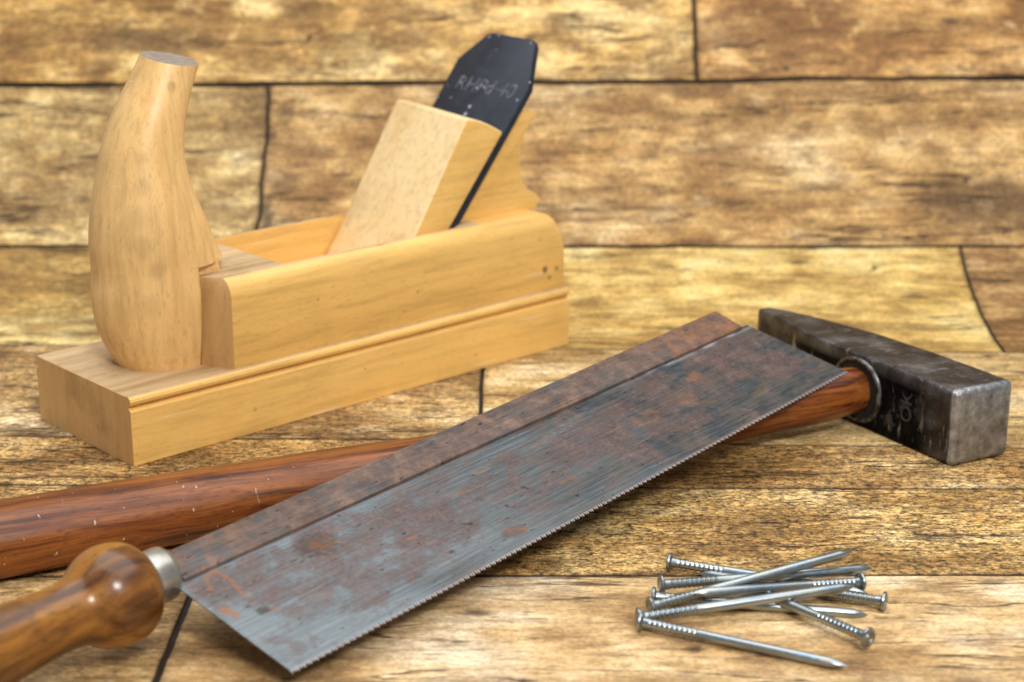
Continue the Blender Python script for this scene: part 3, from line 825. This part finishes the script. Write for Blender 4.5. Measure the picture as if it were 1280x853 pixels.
for (x, y, z) in verts:
    u, vv = x, -y
    e = edge_v(max(0, min(LB, u)))
    r = .18
    for cu, cv, ru, rv, k in RBL:
        d = ((u - cu) / ru) ** 2 + ((vv - cv) / rv) ** 2
        if d < 2: r = max(r, k * max(0, min(1, 1.5 - d)))
    r *= min(1, max(.1, (e - vv) / 7))
    rust.append(r)
    o_ = 0
    for path, w in SCR:
        for (ax, ay), (bx, by) in zip(path, path[1:]):
            d = seg_d(u, vv, ax, ay, bx, by)
            if d < w * 1.6: o_ = max(o_, min(1, 1.3 * (1.6 - d / w)))
    for cu, cv, ru, rv, k in OBL:
        d = ((u - cu) / ru) ** 2 + ((vv - cv) / rv) ** 2 + noise.noise(Vector((u * .5, vv * .5, 0))) * 1.3
        if d < 1: o_ = max(o_, k * min(1, 2 * (1 - d)))
    oran.append(o_ * .8)
    sc_ = 0
    if vv < 3.2 and u > 190: sc_ = max(0, min(1, (u - 190) / 60)) * max(0, min(1, 1.2 - abs(vv - 1.6) / 1.3)) * max(0, min(1, .6 + 1.5 * noise.noise(Vector((u * .12, vv * .5, 2)))))
    elif vv < 2.2: sc_ = .3 * max(0, min(1, .3 + 1.5 * noise.noise(Vector((u * .07, vv * .4, 2)))))
    for k in range(5):
        d = seg_d(u, vv, 150 + k * 3, 13.5 - k * 1.1, 178 + k * 4, 9.5 - k * 1.2)
        if d < .5: sc_ = max(sc_, .22 * (1 - d / .5) * (.5 + noise.noise(Vector((u * .3, k, 0)))))
    scp.append(sc_)
    tth.append(max(0, min(1, (vv - e + .35) / .6)) * (.9 if vv > e - .5 else 0))
    nn = noise.noise(Vector((u * .02, vv * .06, 3)))
    dull.append(max(0, min(1, (u - 70) / 150 + nn * .5 + .1)))
    k_ = 0
    for cu, cv, ru, rv, kk in DBL:
        d = ((u - cu) / ru) ** 2 + ((vv - cv) / rv) ** 2 + noise.noise(Vector((u * .8, vv * .8, 6))) * .8
        if d < 1: k_ = max(k_, kk * min(1, 2 * (1 - d)))
    drk.append(k_)
for nm, dat in (('rust', rust), ('orange', oran), ('dull', dull), ('dark', drk), ('tooth', tth), ('scrape', scp)):
    at = blade.data.attributes.new(nm, 'FLOAT', 'POINT'); at.data.foreach_set('value', dat)
# folded back (spine)
sp = [(-1.2, 1.5), (11.6, 1.9), (12.8, 1.2), (13.0, -2.4), (12.2, -3.4), (-1.2, -2.2)]     # (y, z)
rings = []
N_SP = 150
for i in range(N_SP + 1):
    t = i / N_SP; x = lerp(1.5, 295.0, t)
    ext = lerp(0, 1.2, t)
    rr = [(y + (ext if y > 5 else 0), z + .05 * noise.noise(Vector((x * .1, y, z)))) for y, z in sp]
    rings.append([(x, y, z) for y, z in rr])
v, f = loft(rings)
spine = from_pydata('spine', v, f, M_SPINE, saw)
bevel(spine, .5, 2, 40); bake(spine); shade(spine, 40)
nvt = len(spine.data.vertices)
for nm in ('rust', 'orange', 'dull', 'dark'):
    at = spine.data.attributes.new(nm, 'FLOAT', 'POINT')
    vals = []
    for vt in spine.data.vertices:
        x, y, z = (c / MM for c in vt.co)
        val = {'rust': 1.15 + .5 * noise.noise(Vector((x * .03, y * .1, 2))), 'dull': .7, 'dark': 0, 'orange': max(0, (x - 225) / 70) * .55 + max(0, noise.noise(Vector((x * .05, y * .3, 8))) - .25) * .8}[nm]
        vals.append(val)
    at.data.foreach_set('value', vals)
# turned handle with ferrule, axis in line with the spine
AY, AZ = 6.0, 0.0
def ferrule_mat():
    g = G('tarnished_ferrule'); v = g.obj(); n = g.noise(g.map(v, (400, 120, 120)), 1, 4, .6)
    return g.set(color=g.ramp(n, [(.35, (.40, .38, .32)), (.65, (.56, .54, .48))]), metal=.9, rough=.34, normal=g.bump(n, .12, .0003))
M_FERR = ferrule_mat()
fp = [(-13, 8.9), (-8, 8.9), (-1.4, 8.75), (-.3, 8.5), (.3, 7.9), (.5, 6.0), (.45, 3.0), (.45, .3)]
v, f = lathe_x(fp, 56, 0, AY, AZ)
ferr = from_pydata('ferrule', v, f, M_FERR, saw, True, 40)
hpz = crom([(-8.2, .5), (-8.3, 9.3), (-9.2, 11.6), (-12.0, 14.2), (-16.0, 15.7), (-20.5, 16.1), (-25.0, 15.1), (-28.8, 13.1), (-32.0, 11.2), (-35.5, 10.3), (-40.0, 10.1), (-46.0, 10.5), (-58.0, 11.6), (-75.0, 13.4), (-92.0, 15.6), (-106, 16.6), (-114, 15.8), (-119, 12.0), (-120.5, 6.0), (-120.8, .4)], 5)
v, f = lathe_x([(x, max(.2, r)) for x, r in hpz], 64, 0, AY, AZ)
grip = from_pydata('grip', v, f, M_SAWWOOD, saw, True, 60)

# ------------------------------------------------------------------ nails
def nail_steel():
    g = G('zinc_plated_steel'); v = g.obj()
    n = g.noise(g.map(v, (60, 300, 300)), 1, 2, .5); n2 = g.noise(v, 700, 4, .6)
    c = g.ramp(n, [(.3, (.18, .215, .235)), (.46, (.29, .33, .355)), (.58, (.37, .38, .35)), (.72, (.28, .36, .42))])
    return g.set(color=c, metal=.95, rough=g.ramp(n2, [(.3, .26), (.7, .38)]), normal=g.bump(n2, .04, .0001))
M_NAIL = nail_steel()
SR = 1.68
def shank_mesh(L):
    prof = [(-.3, SR * 1.15), (.6, SR * 1.1), (2.2, SR)]
    for k in range(10):
        x = 2.8 + k * 1.65
        prof += [(x, SR), (x + .25, SR * .90), (x + .75, SR * .90), (x + 1.0, SR * 1.02), (x + 1.4, SR)]
    prof += [(22, SR), (L * .6, SR), (L - 5.0, SR)]
    v, f = lathe_x(prof, 20)
    # four sided point
    n = 20
    base = len(v) - n
    f = f[:-1]
    tip = []
    for j in range(n):
        t = 2 * math.pi * j / n
        sq = 1 / max(abs(math.cos(t)), abs(math.sin(t)))
        tip.append((L - 2.6, SR * .62 * sq * math.cos(t) * .95, SR * .62 * sq * math.sin(t) * .95))
    v += tip; tip2 = []
    for j in range(n):
        t = 2 * math.pi * j / n
        sq = 1 / max(abs(math.cos(t)), abs(math.sin(t)))
        tip2.append((L, .12 * sq * math.cos(t), .12 * sq * math.sin(t)))
    v += tip2
    for s in range(2):
        o1 = base + s * n
        for j in range(n):
            k = (j + 1) % n
            f.append((o1 + j, o1 + k, o1 + n + k, o1 + n + j))
    f.append(tuple(range(base + 2 * n, base + 3 * n)))
    return v, f
def head_mesh():
    prof = [(.9, .05), (.9, 1.2), (.35, 2.6), (.1, 3.2), (-.35, 3.35), (-.75, 3.2), (-.95, 2.8), (-.95, 2.2), (-.72, 2.1), (-.95, 1.9), (-.95, 1.5), (-.72, 1.35), (-.95, 1.2), (-.95, .8), (-.85, .05)]
    return lathe_x(prof, 32)
NAILS = [
    ((54.3, 553.5, 3.0), (118.0, 532.4, 1.3), 0, 'grey nail whose head is the topmost of the left heads of the pile'),
    ((49.4, 528.3, 6.4), (121.4, 544.0, 5.0), 40, 'bright nail with ridged neck at left and the farthest reaching upper right point'),
    ((46.7, 526.4, 3.0), (115.1, 517.0, 1.0), 80, 'low nail with head at left, shiny point ending just above the studded round head'),
    ((45.1, 516.7, 4.2), (113.9, 542.4, 11.9), 15, 'dull nail rising steeply across the pile to the topmost point at upper right'),
    ((116.0, 537.5, 3.0), (58.2, 516.6, 8.8), 60, 'nail on the pile with its tip at left and head half hidden at right'),
    ((40.8, 509.5, 3.8), (111.5, 523.8, 8.0), 110, 'shiny nail along the front of the pile with leftmost head and long white highlight'),
    ((41.4, 507.7, 3.0), (101.5, 480.8, 1.6), 30, 'blue grey nail lying alone in front of the pile, nearest to the camera, pointing right'),
    ((110.2, 494.3, 4.5), (71.1, 540.0, 3.6), 75, 'nail whose round studded head faces the camera at lower right of the pile'),
    ((121.0, 522.8, 3.0), (63.5, 548.8, 1.0), 130, 'dark nail whose head is the farthest right of the whole pile'),
]
proto = None
for i, (a, b, roll, lab) in enumerate(NAILS):
    a = Vector(a); b = Vector(b); d = (b - a); L = d.length; d.normalize()
    y = Vector((0, 0, 1)).cross(d).normalized(); z = d.cross(y)
    Mn = Matrix(((d.x, y.x, z.x, a.x * MM), (d.y, y.y, z.y, a.y * MM), (d.z, y.z, z.z, a.z * MM), (0, 0, 0, 1))) @ Matrix.Rotation(R(roll), 4, 'X')
    Mn = Mn @ Matrix.Diagonal((L / 70.0, 1, 1, 1)) if False else Mn
    root = bpy.data.objects.new('nail', None); COL.objects.link(root); root.empty_display_size = .01
    root.matrix_world = Mn
    root['label'] = lab; root['category'] = 'nail'; root['group'] = 'loose steel nails'
    s_v, s_f = shank_mesh(L)
    from_pydata('shank', s_v, s_f, M_NAIL, root, True, 35)
    if proto is None:
        h_v, h_f = head_mesh()
        proto = from_pydata('nail_head', h_v, h_f, M_NAIL, root, True, 35)
    else:
        h2 = proto.copy(); COL.objects.link(h2); h2.parent = root

# ------------------------------------------------------------------ light, camera
w = bpy.data.worlds.new('World'); S.world = w; w.use_nodes = True
bgn = w.node_tree.nodes['Background']; bgn.inputs[0].default_value = (.86, .93, 1.0, 1); bgn.inputs[1].default_value = .28
def area(name, loc, target, sx, sy, power, color=(1, 1, 1)):
    l = bpy.data.lights.new(name, 'AREA'); l.shape = 'RECTANGLE'; l.size = sx; l.size_y = sy; l.energy = power; l.color = color
    o = bpy.data.objects.new(name, l); COL.objects.link(o); o.location = loc
    o.rotation_euler = (Vector(target) - Vector(loc)).to_track_quat('-Z', 'Y').to_euler()
    return o
area('softbox_overhead', (.05, .80, 1.5), (0, .65, 0), 2.1, 1.5, 28, (.98, .99, 1.0))
area('softbox_front', (.30, -.45, 1.0), (0, .65, 0), .34, .30, 15, (1, .975, .94))

cam = bpy.data.cameras.new('camera'); co = bpy.data.objects.new('camera', cam); COL.objects.link(co)
co.location = (0, 0, .2542); co.rotation_euler = (math.pi / 2 - .301, 0, 0)
cam.sensor_width = 36; cam.lens = 2200 / 1280 * 36; cam.clip_start = .01; cam.clip_end = 20
cam.dof.use_dof = True; cam.dof.focus_distance = .640; cam.dof.aperture_fstop = 10.5; cam.dof.aperture_blades = 7
S.camera = co
S.view_settings.view_transform = 'Standard'; S.view_settings.look = 'None'; S.view_settings.exposure = 0; S.view_settings.gamma = 1
